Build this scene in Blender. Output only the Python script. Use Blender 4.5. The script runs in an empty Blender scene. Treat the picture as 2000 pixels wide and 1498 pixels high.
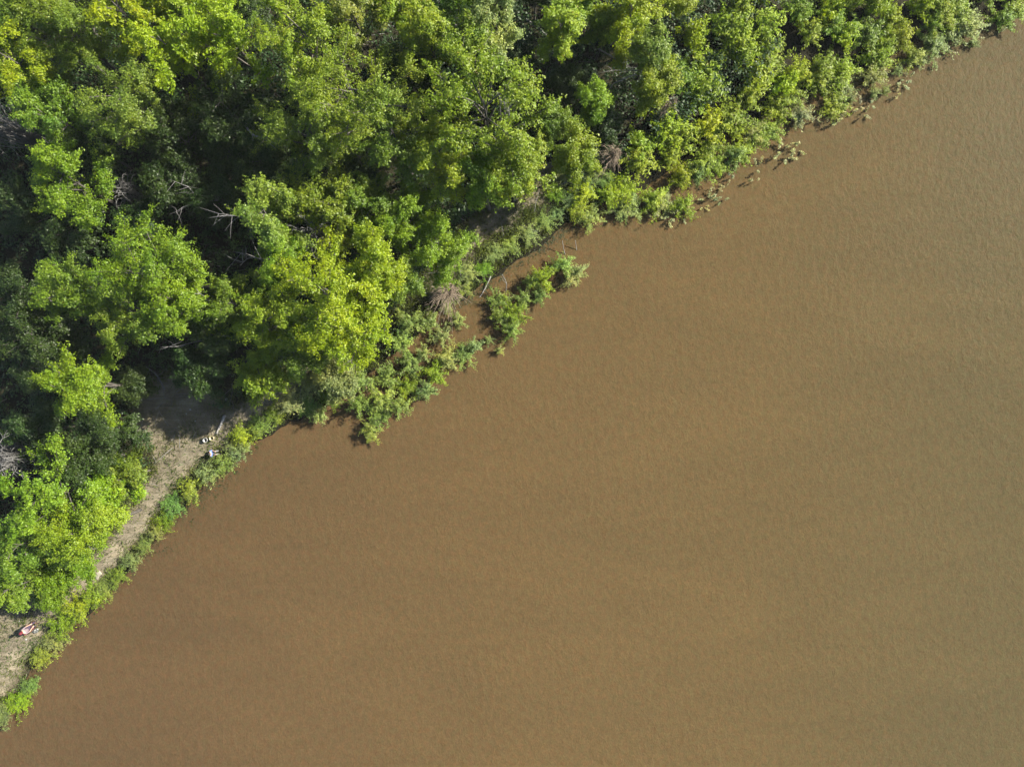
import bpy, math
import numpy as np
from math import radians, sin, cos, pi
from mathutils import Vector, Matrix

# ------------------------------------------------------------------ camera, sky, sun
SC = bpy.context.scene
HCAM = 56.0
FPX = 2000 * 24.0 / 36.0
cam_d = bpy.data.cameras.new("camera"); cam_d.lens = 24.0; cam_d.sensor_width = 36.0
cam_d.clip_end = 5000.0
cam = bpy.data.objects.new("camera", cam_d); SC.collection.objects.link(cam)
cam.location = (0, 0, HCAM); cam.rotation_euler = (0, 0, 0)
SC.camera = cam

SUN_EL = radians(34.0)
SUN_AZ = radians(22.5)            # direction towards the sun, measured from +x towards +y
sd = Vector((cos(SUN_EL) * cos(SUN_AZ), cos(SUN_EL) * sin(SUN_AZ), sin(SUN_EL)))
world = bpy.data.worlds.new("World"); SC.world = world; world.use_nodes = True
wn = world.node_tree.nodes; wl = world.node_tree.links
sky = wn.new("ShaderNodeTexSky"); sky.sky_type = 'NISHITA'; sky.sun_disc = False
sky.sun_elevation = SUN_EL
sky.sun_rotation = pi / 2 - SUN_AZ
wl.new(sky.outputs[0], wn["Background"].inputs[0]); wn["Background"].inputs[1].default_value = 0.066
sun_d = bpy.data.lights.new("sun", 'SUN'); sun_d.energy = 5.0; sun_d.angle = radians(0.5)
sun_d.color = (1.0, 0.93, 0.80)
sun = bpy.data.objects.new("sun", sun_d); SC.collection.objects.link(sun)
sun.rotation_euler = sd.to_track_quat('Z', 'Y').to_euler()
SC.view_settings.view_transform = 'Standard'; SC.view_settings.look = 'None'
SC.view_settings.gamma = 1.0; SC.view_settings.exposure = 1.8
SC.cycles.use_denoising = True; SC.cycles.max_bounces = 6; SC.cycles.diffuse_bounces = 3; SC.cycles.transmission_bounces = 4
SC.cycles.glossy_bounces = 2; SC.cycles.caustics_reflective = False; SC.cycles.caustics_refractive = False

COL = SC.collection
rng = np.random.default_rng(7)

# ------------------------------------------------------------------ helpers
def at(px, py, z):
    k = (HCAM - z) / FPX
    return np.array(((px - 1000.0) * k, -(py - 749.0) * k, z))

def smooth(a, b, x):
    t = np.clip((x - a) / (b - a), 0, 1); return t * t * (3 - 2 * t)

def wob(x, y, s=1.0, k=0.0):
    x = x * s; y = y * s
    return (np.sin(x * 1.0 + 1.7 * np.sin(y * 0.7 + k) + k) + np.sin(y * 1.3 + 1.3 * np.sin(x * 0.9 - k) + 2.1 * k)
            + 0.6 * np.sin(2.3 * x - 1.9 * y + 3 * k) + 0.5 * np.sin(3.1 * y + 2.7 * x - k)) / 3.1

BANK = [(-2500, 5200), (-260, 1760), (0, 1425), (40, 1355), (75, 1300), (120, 1243), (180, 1190), (240, 1122), (298, 1058), (340, 1008),
        (395, 950), (450, 902), (505, 862), (560, 826), (640, 792), (700, 745), (752, 705), (800, 665), (850, 612),
        (905, 585), (960, 545), (1010, 510), (1050, 485), (1105, 437), (1180, 398), (1262, 368), (1345, 310), (1450, 250),
        (1560, 192), (1680, 136), (1800, 82), (1930, 28), (2150, -70), (6000, -1700)]
BW = np.array([at(px, py, 0.0)[:2] for px, py in BANK])

def poly_dist(x, y, P):
    """distance to polyline; sign + on the left-hand side when walking along it"""
    x = np.asarray(x, float); y = np.asarray(y, float)
    best = np.full(x.shape, 1e9); sg = np.ones(x.shape)
    for (ax, ay), (bx, by) in zip(P[:-1], P[1:]):
        dx, dy = bx - ax, by - ay; L2 = dx * dx + dy * dy
        t = np.clip(((x - ax) * dx + (y - ay) * dy) / L2, 0, 1)
        ex = x - ax - t * dx; ey = y - ay - t * dy
        d = np.hypot(ex, ey); c = dx * (y - ay) - dy * (x - ax)
        m = d < best
        best = np.where(m, d, best); sg = np.where(m, np.where(c >= 0, 1.0, -1.0), sg)
    return best * sg

def hgt(x, y):
    x = np.asarray(x, float); y = np.asarray(y, float)
    d = poly_dist(x, y, BW) + 0.35 * wob(x, y, 1.3, 0.4)
    up = 0.95 * smooth(0, 2.0, d) + 0.018 * np.clip(d, 0, 40) + 0.07 * wob(x, y, 0.9, 1.0) * smooth(1, 3, d)
    dn = np.maximum(-2.0, d * 0.35)
    return np.where(d > 0, up, dn)

def gp(px, py):
    z = 0.8
    for _ in range(4):
        p = at(px, py, z); z = float(hgt(p[0], p[1]))
    return np.array((p[0], p[1], z))

def mesh_np(name, V, F, mat=None, smooth_f=False, k=None):
    """V (n,3), F (m,k) faces all with k corners"""
    me = bpy.data.meshes.new(name)
    V = np.asarray(V, np.float32); F = np.asarray(F, np.int32)
    me.vertices.add(len(V)); me.vertices.foreach_set("co", V.ravel())
    k = F.shape[1]
    me.loops.add(F.size); me.loops.foreach_set("vertex_index", F.ravel())
    me.polygons.add(len(F)); me.polygons.foreach_set("loop_start", np.arange(0, F.size, k, dtype=np.int32))
    me.polygons.foreach_set("loop_total", np.full(len(F), k, np.int32))
    if smooth_f: me.polygons.foreach_set("use_smooth", np.ones(len(F), bool))
    me.update(calc_edges=True)
    if mat: me.materials.append(mat)
    return me

def link(name, me, parent=None, loc=(0, 0, 0), rz=0.0, sc=1.0):
    o = bpy.data.objects.new(name, me); COL.objects.link(o)
    if parent is not None: o.parent = parent
    o.location = loc; o.rotation_euler = (0, 0, rz); o.scale = (sc, sc, sc)
    return o

def empty(name, loc, rz=0.0, sc=1.0):
    o = bpy.data.objects.new(name, None); COL.objects.link(o)
    o.empty_display_size = 0.3
    o.location = tuple(float(v) for v in loc); o.rotation_euler = (0, 0, rz); o.scale = (sc, sc, sc)
    return o

def tag(o, label=None, cat=None, group=None, kind=None):
    if label: o["label"] = label
    if cat: o["category"] = cat
    if group: o["group"] = group
    if kind: o["kind"] = kind
    return o

class MB:
    """collects quads"""
    def __init__(s): s.V = []; s.F = []; s.n = 0
    def add(s, V, F):
        s.V.append(np.asarray(V, float)); s.F.append(np.asarray(F, int) + s.n); s.n += len(V)
    def tube(s, P, R, sides=5):
        P = np.asarray(P, float); R = np.asarray(R, float); n = len(P)
        T = np.gradient(P, axis=0); T /= np.linalg.norm(T, axis=1)[:, None] + 1e-9
        ref = np.array((0.31, 0.17, 0.93)) if abs(T[0, 2]) < 0.9 else np.array((0.95, 0.3, 0.1))
        A = np.cross(T, ref); A /= np.linalg.norm(A, axis=1)[:, None] + 1e-9
        B = np.cross(T, A)
        a = np.arange(sides) * 2 * pi / sides
        V = P[:, None, :] + R[:, None, None] * (np.cos(a)[None, :, None] * A[:, None, :] + np.sin(a)[None, :, None] * B[:, None, :])
        i = np.arange(n - 1)[:, None] * sides; j = np.arange(sides)[None, :]; j2 = (j + 1) % sides
        F = np.stack([i + j, i + j2, i + sides + j2, i + sides + j], -1).reshape(-1, 4)
        s.add(V.reshape(-1, 3), F)
        # end caps as degenerate-free quads (two per end)
        for base, rev in ((0, True), ((n - 1) * sides, False)):
            idx = [s.n - n * sides + base + q for q in range(sides)]
            if rev: idx = idx[::-1]
            for q in range(1, sides - 2, 2):
                s.F.append(np.array([[idx[0], idx[q], idx[q + 1], idx[q + 2]]]))
    def box(s, c, h, rz=0.0, M=None):
        c = np.asarray(c, float); h = np.asarray(h, float)
        V = np.array([(sx, sy, sz) for sz in (-1, 1) for sy in (-1, 1) for sx in (-1, 1)], float) * h
        if rz: V = V @ np.array(((cos(rz), sin(rz), 0), (-sin(rz), cos(rz), 0), (0, 0, 1)))
        if M is not None: V = V @ np.array(M).T
        s.add(V + c, [(0, 2, 3, 1), (4, 5, 7, 6), (0, 1, 5, 4), (2, 6, 7, 3), (0, 4, 6, 2), (1, 3, 7, 5)])
    def lathe(s, prof, seg=24, c=(0, 0, 0)):
        prof = np.asarray(prof, float); n = len(prof); a = np.arange(seg) * 2 * pi / seg
        V = np.stack([prof[:, None, 0] * np.cos(a), prof[:, None, 0] * np.sin(a), np.repeat(prof[:, None, 1], seg, 1)], -1).reshape(-1, 3)
        i = np.arange(n - 1)[:, None] * seg; j = np.arange(seg)[None, :]; j2 = (j + 1) % seg
        s.add(V + np.asarray(c, float), np.stack([i + j, i + j2, i + seg + j2, i + seg + j], -1).reshape(-1, 4))
    def mesh(s, name, mat, sm=False):
        return mesh_np(name, np.concatenate(s.V), np.concatenate(s.F), mat, sm)
    def build(s, name, mat, parent=None, sm=False, **kw):
        return link(name, s.mesh(name, mat, sm), parent, **kw)

# ------------------------------------------------------------------ materials
def new_mat(name):
    m = bpy.data.materials.new(name); m.use_nodes = True
    nt = m.node_tree; b = nt.nodes["Principled BSDF"]
    return m, nt, b, nt.nodes["Material Output"]

def N(nt, kind, **kw):
    n = nt.nodes.new(kind)
    for k, v in kw.items(): setattr(n, k, v)
    return n

def ramp(nt, stops, fac=None):
    r = nt.nodes.new("ShaderNodeValToRGB"); e = r.color_ramp.elements
    while len(e) < len(stops): e.new(0.5)
    for q, (p, c) in zip(e, stops):
        q.position = p; q.color = (*c, 1) if len(c) == 3 else c
    if fac is not None: nt.links.new(fac, r.inputs[0])
    return r

def noise(nt, scale, detail=4.0, rough=0.55, vec=None, dist=0.0):
    n = nt.nodes.new("ShaderNodeTexNoise"); n.inputs["Scale"].default_value = scale
    n.inputs["Detail"].default_value = detail; n.inputs["Roughness"].default_value = rough
    n.inputs["Distortion"].default_value = dist
    if vec is not None: nt.links.new(vec, n.inputs["Vector"])
    return n

def mixc(nt, mode, fac, a, b):
    m = nt.nodes.new("ShaderNodeMix"); m.data_type = 'RGBA'; m.blend_type = mode
    for sock, v in ((m.inputs[0], fac), (m.inputs[6], a), (m.inputs[7], b)):
        if hasattr(v, "links") or hasattr(v, "is_linked"): nt.links.new(v, sock)
        elif isinstance(v, (tuple, list)): sock.default_value = (*v, 1) if len(v) == 3 else v
        else: sock.default_value = v
    return m.outputs[2]

def leaf_material(name, trans=0.38, spec=0.35, rough=0.5):
    m, nt, b, out = new_mat(name)
    oi = N(nt, "ShaderNodeObjectInfo"); ge = N(nt, "ShaderNodeNewGeometry")
    r1 = ramp(nt, [(0, (0.95, 0.66, 0.7)), (0.05, (0.62, 0.68, 0.7)), (0.5, (1, 1, 1)), (0.93, (1.25, 1.2, 1.0)), (1, (1.4, 1.35, 2.0))], ge.outputs["Random Per Island"])  # top stop paints leaf glints as whitish colour; the others vary leaf tone
    ns = noise(nt, 0.55, 3.0, 0.6, ge.outputs["Position"])
    r2 = ramp(nt, [(0.3, (0.74, 0.86, 1.0)), (0.52, (1, 1, 1)), (0.72, (1.25, 1.15, 0.8))], ns.outputs[0])
    c = mixc(nt, 'MULTIPLY', 1.0, oi.outputs["Color"], r1.outputs[0])
    c = mixc(nt, 'MULTIPLY', 1.0, c, r2.outputs[0])
    nt.links.new(c, b.inputs["Base Color"])
    b.inputs["Roughness"].default_value = rough; b.inputs["Specular IOR Level"].default_value = spec
    tr = N(nt, "ShaderNodeBsdfTranslucent")
    tc = mixc(nt, 'MULTIPLY', 1.0, c, (1.35, 1.4, 0.45))
    nt.links.new(tc, tr.inputs[0])
    mx = N(nt, "ShaderNodeMixShader"); mx.inputs[0].default_value = trans
    nt.links.new(b.outputs[0], mx.inputs[1]); nt.links.new(tr.outputs[0], mx.inputs[2])
    nt.links.new(mx.outputs[0], out.inputs[0])
    return m

M_LEAF = leaf_material("leaf_green", 0.45)
M_WILLOW = leaf_material("leaf_willow", 0.36, 0.25, 0.5)

def bark_material(name, dark, light, scale=5.0):
    m, nt, b, out = new_mat(name)
    ge = N(nt, "ShaderNodeNewGeometry")
    ns = noise(nt, scale, 5, 0.65, ge.outputs["Position"])
    r = ramp(nt, [(0.32, dark), (0.68, light)], ns.outputs[0])
    nt.links.new(r.outputs[0], b.inputs["Base Color"]); b.inputs["Roughness"].default_value = 0.85
    bp = N(nt, "ShaderNodeBump"); bp.inputs["Strength"].default_value = 0.5; bp.inputs["Distance"].default_value = 0.03
    nt.links.new(ns.outputs[0], bp.inputs["Height"]); nt.links.new(bp.outputs[0], b.inputs["Normal"])
    return m
M_BARK = bark_material("bark_grey_brown", (0.03, 0.026, 0.021), (0.085, 0.076, 0.064))
M_PALE = bark_material("bark_bleached", (0.13, 0.122, 0.115), (0.26, 0.25, 0.235))
M_TWIG = bark_material("twig_brown", (0.12, 0.09, 0.06), (0.26, 0.205, 0.15))
M_GREY = bark_material("twig_grey", (0.08, 0.078, 0.075), (0.18, 0.176, 0.17))
M_RUST = bark_material("twig_orange", (0.13, 0.075, 0.04), (0.22, 0.135, 0.075))

def plain(name, col, rough=0.6, spec=0.4, var=0.25, scale=9.0):
    m, nt, b, out = new_mat(name)
    ge = N(nt, "ShaderNodeNewGeometry")
    ns = noise(nt, scale, 4, 0.6, ge.outputs["Position"])
    r = ramp(nt, [(0.3, tuple(c * (1 - var) for c in col)), (0.7, tuple(min(1, c * (1 + var)) for c in col))], ns.outputs[0])
    nt.links.new(r.outputs[0], b.inputs["Base Color"]); b.inputs["Roughness"].default_value = rough
    b.inputs["Specular IOR Level"].default_value = spec
    return m

# ------------------------------------------------------------------ ground
def stretch(a, b, n, far):
    c = np.linspace(a, b, n); w = np.geomspace(1.0, far, 22)
    return np.concatenate([(a - w)[::-1], c, b + w])
PATH_PX = [(-70, 1372), (0, 1300), (50, 1245), (105, 1185), (165, 1130), (215, 1085), (255, 1035), (285, 985), (318, 935),
           (380, 880), (430, 845), (480, 815), (530, 775), (590, 728), (640, 690)]
PATH2_PX = [(850, 560), (890, 500), (935, 448), (985, 415), (1035, 388), (1065, 345)]
PATH = np.array([at(px, py, 0.95)[:2] for px, py in PATH_PX])
PATH2 = np.array([at(px, py, 0.95)[:2] for px, py in PATH2_PX])
CLEAR = [(345, 812, 4.6), (300, 835, 2.4), (395, 800, 2.3), (20, 1230, 2.5), (-5, 1320, 2.3), (255, 940, 1.6), (430, 815, 1.4),
         (60, 1180, 1.8), (330, 890, 1.8)]

def sand_mask(x, y):
    d1 = np.abs(poly_dist(x, y, PATH)); d2 = np.abs(poly_dist(x, y, PATH2))
    m = np.maximum(smooth(1.6, 0.6, d1), 0.9 * smooth(1.7, 0.4, d2))
    for px, py, r in CLEAR:
        p = at(px, py, 0.95); m = np.maximum(m, 1.1 * smooth(r, r * 0.5, np.hypot(x - p[0], y - p[1])))
    return np.clip(m, 0, 1.1)

gx = stretch(-62, 50, 300, 1600); gy = stretch(-42, 52, 250, 1600)
GX, GY = np.meshgrid(gx, gy)
GZ = hgt(GX, GY)
nx, ny = len(gx), len(gy)
idx = np.arange(nx * ny).reshape(ny, nx)
GF = np.stack([idx[:-1, :-1], idx[:-1, 1:], idx[1:, 1:], idx[1:, :-1]], -1).reshape(-1, 4)
m, nt, b, out = new_mat("forest_soil")
ge = N(nt, "ShaderNodeNewGeometry"); at_ = N(nt, "ShaderNodeAttribute"); at_.attribute_name = "sand"
n1 = noise(nt, 1.6, 6, 0.7, ge.outputs["Position"]); n2 = noise(nt, 9.0, 6, 0.7, ge.outputs["Position"]); n3 = noise(nt, 0.35, 3, 0.5, ge.outputs["Position"])
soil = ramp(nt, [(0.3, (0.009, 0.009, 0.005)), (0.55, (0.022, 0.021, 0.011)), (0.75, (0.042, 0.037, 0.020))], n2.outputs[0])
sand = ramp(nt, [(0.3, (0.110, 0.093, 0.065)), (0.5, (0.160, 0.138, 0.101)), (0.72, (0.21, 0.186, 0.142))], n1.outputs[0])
sand2 = mixc(nt, 'MULTIPLY', 0.6, sand.outputs[0], ramp(nt, [(0.25, (0.55, 0.55, 0.5)), (0.6, (1.1, 1.1, 1.1))], n2.outputs[0]).outputs[0])
mps = N(nt, "ShaderNodeMapping"); mps.inputs["Rotation"].default_value = (0, 0, radians(-52)); mps.inputs["Scale"].default_value = (0.25, 2.6, 1)
nt.links.new(ge.outputs["Position"], mps.inputs[0])
ns_ = noise(nt, 1.0, 5, 0.65, mps.outputs[0], 0.8)
sand2 = mixc(nt, 'MULTIPLY', 1.0, sand2, ramp(nt, [(0.32, (0.66, 0.68, 0.66)), (0.62, (1.15, 1.13, 1.1))], ns_.outputs[0]).outputs[0])
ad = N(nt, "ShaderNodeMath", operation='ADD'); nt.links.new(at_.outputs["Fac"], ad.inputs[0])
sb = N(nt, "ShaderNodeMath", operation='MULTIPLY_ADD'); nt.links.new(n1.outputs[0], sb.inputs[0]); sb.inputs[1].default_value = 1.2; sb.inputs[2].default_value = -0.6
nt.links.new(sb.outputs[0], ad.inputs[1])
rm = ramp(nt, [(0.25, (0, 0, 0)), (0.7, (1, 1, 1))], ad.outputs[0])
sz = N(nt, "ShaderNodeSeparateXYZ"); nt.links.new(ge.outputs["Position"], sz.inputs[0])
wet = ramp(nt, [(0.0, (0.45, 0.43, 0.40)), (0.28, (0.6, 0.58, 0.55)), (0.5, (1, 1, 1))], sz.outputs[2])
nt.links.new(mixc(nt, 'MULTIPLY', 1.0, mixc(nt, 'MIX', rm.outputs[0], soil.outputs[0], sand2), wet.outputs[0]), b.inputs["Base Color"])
b.inputs["Roughness"].default_value = 0.95; b.inputs["Specular IOR Level"].default_value = 0.1
bp = N(nt, "ShaderNodeBump"); bp.inputs["Strength"].default_value = 0.8; bp.inputs["Distance"].default_value = 0.08
nt.links.new(n2.outputs[0], bp.inputs["Height"]); nt.links.new(bp.outputs[0], b.inputs["Normal"])
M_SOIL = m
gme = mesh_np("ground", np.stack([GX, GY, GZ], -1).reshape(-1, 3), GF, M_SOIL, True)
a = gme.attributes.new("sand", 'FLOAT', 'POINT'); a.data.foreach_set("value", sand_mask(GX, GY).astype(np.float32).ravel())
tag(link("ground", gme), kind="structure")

def path_strip(P, w0, name):
    pts = []
    for (a0, b0), (a1, b1) in zip(P[:-1], P[1:]):
        n = max(2, int(math.hypot(a1 - a0, b1 - b0) / 0.25))
        for t in np.arange(n) / n: pts.append((a0 + t * (a1 - a0), b0 + t * (b1 - b0)))
    pts = np.array(pts)
    for _ in range(14): pts[1:-1] = (pts[:-2] + pts[2:] + 2 * pts[1:-1]) / 4
    T = np.gradient(pts, axis=0); T /= np.linalg.norm(T, axis=1)[:, None]; Nn = np.stack([-T[:, 1], T[:, 0]], 1)
    s = np.arange(len(pts)) * 0.25
    K = 9; V = []
    for k in range(K):
        u = (k / (K - 1)) * 2 - 1
        w = w0 * (1 + 0.28 * np.sin(s * 0.9 + u * 2) + 0.18 * np.sin(s * 2.7 + u) + 0.12 * np.sin(s * 7.1 + 3 * u))
        q = pts + Nn * (u * w)[:, None]
        z = hgt(q[:, 0], q[:, 1]) + 0.03 - 0.045 * abs(u) ** 4
        V.append(np.stack([q[:, 0], q[:, 1], z], 1))
    V = np.stack(V, 1); n = len(pts); ii = np.arange(n * K).reshape(n, K)
    F = np.stack([ii[:-1, :-1], ii[1:, :-1], ii[1:, 1:], ii[:-1, 1:]], -1).reshape(-1, 4)[:, ::-1]
    me = mesh_np(name, V.reshape(-1, 3), F, M_SOIL, True)
    at2 = me.attributes.new("sand", 'FLOAT', 'POINT')
    val = np.repeat(np.array([0.55, 0.85, 1.1, 1.15, 1.15, 1.15, 1.1, 0.85, 0.55])[None], n, 0).astype(np.float32)
    at2.data.foreach_set("value", val.ravel())
    tag(link(name, me), kind="structure")
path_strip(PATH, 0.75, "path")

# ------------------------------------------------------------------ river
m, nt, b, out = new_mat("muddy_water")
ge = N(nt, "ShaderNodeNewGeometry"); tc = N(nt, "ShaderNodeSeparateXYZ"); nt.links.new(ge.outputs["Position"], tc.inputs[0])
mp = N(nt, "ShaderNodeMapping"); mp.inputs["Rotation"].default_value = (0, 0, radians(-14)); mp.inputs["Scale"].default_value = (1.35, 0.95, 1)
nt.links.new(ge.outputs["Position"], mp.inputs[0])
w1 = noise(nt, 1.55, 6, 0.62, mp.outputs[0], 0.35); w2 = noise(nt, 5.5, 5, 0.7, mp.outputs[0], 0.2); w3 = noise(nt, 0.16, 4, 0.6, mp.outputs[0], 0.8)
# base colour carries sky reflection and vignetting: reddish at left, olive at right
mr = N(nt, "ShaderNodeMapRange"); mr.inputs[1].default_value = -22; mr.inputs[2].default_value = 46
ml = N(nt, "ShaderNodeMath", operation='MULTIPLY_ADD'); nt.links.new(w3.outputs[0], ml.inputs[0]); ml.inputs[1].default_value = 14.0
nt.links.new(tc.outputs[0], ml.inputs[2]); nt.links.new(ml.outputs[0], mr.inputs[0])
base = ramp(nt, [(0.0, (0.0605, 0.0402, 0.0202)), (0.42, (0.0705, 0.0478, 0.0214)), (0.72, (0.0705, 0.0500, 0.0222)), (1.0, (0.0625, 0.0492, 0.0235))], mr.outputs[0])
v2 = ramp(nt, [(0.25, (0.76, 0.76, 0.75)), (0.75, (1.24, 1.24, 1.27))], w2.outputs[0])
mpf = N(nt, "ShaderNodeMapping"); mpf.inputs["Rotation"].default_value = (0, 0, radians(-35)); mpf.inputs["Scale"].default_value = (0.35, 1.3, 1)
nt.links.new(ge.outputs["Position"], mpf.inputs[0])
wh = noise(nt, 2.2, 3, 0.6, ge.outputs["Position"])
w4 = noise(nt, 0.12, 6, 0.6, mpf.outputs[0], 1.2)
v4 = ramp(nt, [(0.3, (0.93, 0.94, 0.95)), (0.7, (1.07, 1.05, 1.03))], w4.outputs[0])
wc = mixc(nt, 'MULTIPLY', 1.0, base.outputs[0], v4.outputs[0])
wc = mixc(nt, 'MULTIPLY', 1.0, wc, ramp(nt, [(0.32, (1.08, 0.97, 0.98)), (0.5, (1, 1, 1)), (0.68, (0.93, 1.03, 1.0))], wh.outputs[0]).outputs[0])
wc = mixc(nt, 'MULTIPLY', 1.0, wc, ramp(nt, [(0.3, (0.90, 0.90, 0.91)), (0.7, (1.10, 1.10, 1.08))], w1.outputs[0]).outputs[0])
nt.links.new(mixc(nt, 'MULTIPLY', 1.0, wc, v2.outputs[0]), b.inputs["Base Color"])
b.inputs["Roughness"].default_value = 0.32; b.inputs["IOR"].default_value = 1.33; b.inputs["Specular IOR Level"].default_value = 0.012
hh = N(nt, "ShaderNodeMath", operation='MULTIPLY_ADD'); nt.links.new(w2.outputs[0], hh.inputs[0]); hh.inputs[1].default_value = 0.35; nt.links.new(w1.outputs[0], hh.inputs[2])
# ripples grow out in the channel and come in patches
mw = N(nt, "ShaderNodeMapRange"); mw.inputs[1].default_value = -25; mw.inputs[2].default_value = 40; mw.inputs[3].default_value = 0.62; mw.inputs[4].default_value = 0.88
nt.links.new(tc.outputs[0], mw.inputs[0])
w5 = noise(nt, 0.22, 3, 0.5, ge.outputs["Position"], 0.5); m5 = N(nt, "ShaderNodeMapRange"); m5.inputs[1].default_value = 0.3; m5.inputs[2].default_value = 0.7; m5.inputs[3].default_value = 0.7; m5.inputs[4].default_value = 1.2
nt.links.new(w5.outputs[0], m5.inputs[0])
mm = N(nt, "ShaderNodeMath", operation='MULTIPLY'); nt.links.new(mw.outputs[0], mm.inputs[0]); nt.links.new(m5.outputs[0], mm.inputs[1])
mh = N(nt, "ShaderNodeMath", operation='MULTIPLY'); nt.links.new(mm.outputs[0], mh.inputs[0]); nt.links.new(hh.outputs[0], mh.inputs[1])
bp = N(nt, "ShaderNodeBump"); bp.inputs["Strength"].default_value = 0.55; bp.inputs["Distance"].default_value = 0.135
nt.links.new(mh.outputs[0], bp.inputs["Height"]); nt.links.new(bp.outputs[0], b.inputs["Normal"])
S = 1700.0
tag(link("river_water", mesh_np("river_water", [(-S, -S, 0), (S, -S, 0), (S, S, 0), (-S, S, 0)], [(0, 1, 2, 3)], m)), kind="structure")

# ------------------------------------------------------------------ foliage
def unit(v): return v / (np.linalg.norm(v, axis=-1, keepdims=True) + 1e-9)

def leaf_quads(r, C, A, n_per, ra, rb, size, center, up=0.8, outw=0.8, rnd=0.5, slim=0.55, along=0.4):
    n = len(C)
    k = np.repeat(np.arange(n), n_per); M = len(k)
    g = r.normal(size=(M, 3)); g /= np.maximum(1.0, np.linalg.norm(g, axis=1) / 1.8)[:, None]
    Ax = A[k]
    par = (g * Ax).sum(1)[:, None] * Ax
    P = C[k] + par * ra + (g - par) * rb
    nv = unit(np.array((0, 0, up)) + outw * (0.7 * unit(P - center) + 0.9 * unit(P - C[k])) + rnd * r.normal(size=(M, 3)))
    t = unit(np.cross(nv, r.normal(size=(M, 3)) + along * 2 * Ax))
    t = unit(t + along * (Ax - (Ax * nv).sum(1)[:, None] * nv))
    bt = np.cross(nv, t)
    L = size * r.uniform(0.6, 1.3, M)[:, None]; W = L * slim
    V = np.stack([P - t * L * 0.5, P + bt * W * 0.5 - t * L * 0.08, P + t * L * 0.5 - nv * L * 0.1, P - bt * W * 0.5 - t * L * 0.08], 1).reshape(-1, 3)
    F = np.arange(M * 4).reshape(-1, 4)
    return V, F

def bez(a, b, c, n):
    t = np.linspace(0, 1, n)[:, None]; return (1 - t) ** 2 * a + 2 * t * (1 - t) * b + t * t * c

def grow_tree(seed, R, H, nl=None, leaf=0.25, fill=1.0, bare=0):
    """trunk, limbs and branches (wood), leaf clumps at the twigs; origin at the base"""
    r = np.random.default_rng(seed)
    W = MB(); C = []; A = []
    nl = nl or int(9 + R * 1.7)
    top = np.array((r.normal() * 0.12 * R, r.normal() * 0.12 * R, H * 0.88))
    mid = np.array((r.normal() * 0.1 * R, r.normal() * 0.1 * R, H * 0.45))
    tr = bez(np.zeros(3) - (0, 0, 0.4), mid, top, 9)
    W.tube(tr, np.linspace(0.015 * H, 0.002 * H, 9), 7)
    az0 = r.uniform(0, 6.28); bare_l = []; lob = r.uniform(0.2, 1.0); ph2 = r.uniform(0, 6.28); drop = r.uniform(0.18, 0.42)
    for i in range(nl):
        t = 0.36 + 0.58 * i / (nl - 1)
        p0 = np.array([np.interp(t, np.linspace(0, 1, 9), tr[:, q]) for q in range(3)])
        az = az0 + i * 2.4 + r.normal() * 0.35
        reach = R * r.uniform(0.55, 1.15) * (1 + 0.22 * lob * sin(2 * az + ph2)) * (1.0 if t < 0.72 else (1.0 - 1.9 * (t - 0.72)))
        ze = H * (1.0 - drop * (reach / R) ** 2) - r.uniform(0.0, 0.28) * H * (1.1 - t)
        p2 = np.array((cos(az) * reach, sin(az) * reach, max(ze, p0[2] + 0.2)))
        p1 = p0 * 0.45 + p2 * 0.55 + (0, 0, 0.07 * H) + r.normal(size=3) * 0.06 * R
        lim = bez(p0, p1, p2, 8)
        r0 = 0.0065 * H * (1.15 - 0.6 * t)
        W.tube(lim, np.linspace(r0, r0 * 0.25, 8), 5)
        Ld = unit(p2 - p0)
        m = int(r.integers(8, 12))
        for s in np.linspace(0.24, 1.0, m):
            q0 = np.array([np.interp(s, np.linspace(0, 1, 8), lim[:, q]) for q in range(3)])
            d = unit(1.1 * np.array((Ld[0], Ld[1], 0.12)) + r.normal(size=3) * (0.8, 0.8, 0.3))
            ln = R * r.uniform(0.16, 0.46) * (1.15 - 0.35 * s)
            q2 = q0 + d * ln + (0, 0, 0.08 * ln)
            sb = bez(q0, (q0 + q2) / 2 + r.normal(size=3) * 0.08 * ln, q2, 5)
            W.tube(sb, np.linspace(r0 * 0.36, r0 * 0.13, 5), 4)
            for u in (0.3, 0.55, 0.78, 1.0):
                if r.random() > fill: continue
                c = q0 + (q2 - q0) * u + r.normal(size=3) * (0.12, 0.12, 0.14)
                C.append(c); A.append(unit(d + r.normal(size=3) * 0.5))
    for q in range(bare):
        t = r.uniform(0.5, 0.85); p0 = np.array([np.interp(t, np.linspace(0, 1, 9), tr[:, w]) for w in range(3)])
        az = pi + (q - (bare - 1) / 2) * 0.42 + r.normal() * 0.12; reach = R * r.uniform(1.25, 1.65)
        p2 = np.array((cos(az) * reach, sin(az) * reach, H * r.uniform(0.82, 0.98)))
        bare_l.append((bez(p0, (p0 + p2) / 2 + (0, 0, 0.09 * H) + r.normal(size=3) * 0.25, p2, 8), 0.075))
    C = np.array(C); A = np.array(A)
    kz = 0.115 * R ** 0.5 * 1.1
    leaf = leaf * r.uniform(0.82, 1.2); el = r.uniform(0.85, 1.2)
    V, F = leaf_quads(r, C, A, int(30 * (0.175 / leaf) ** 1.5), (0.20 + kz * 0.5) * el, (0.06 + kz * 0.24) / el, leaf, np.array((0, 0, H * 0.5)), up=0.75, outw=0.5, rnd=0.5, slim=0.55, along=0.6)
    return W, (V, F), bare_l

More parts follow.
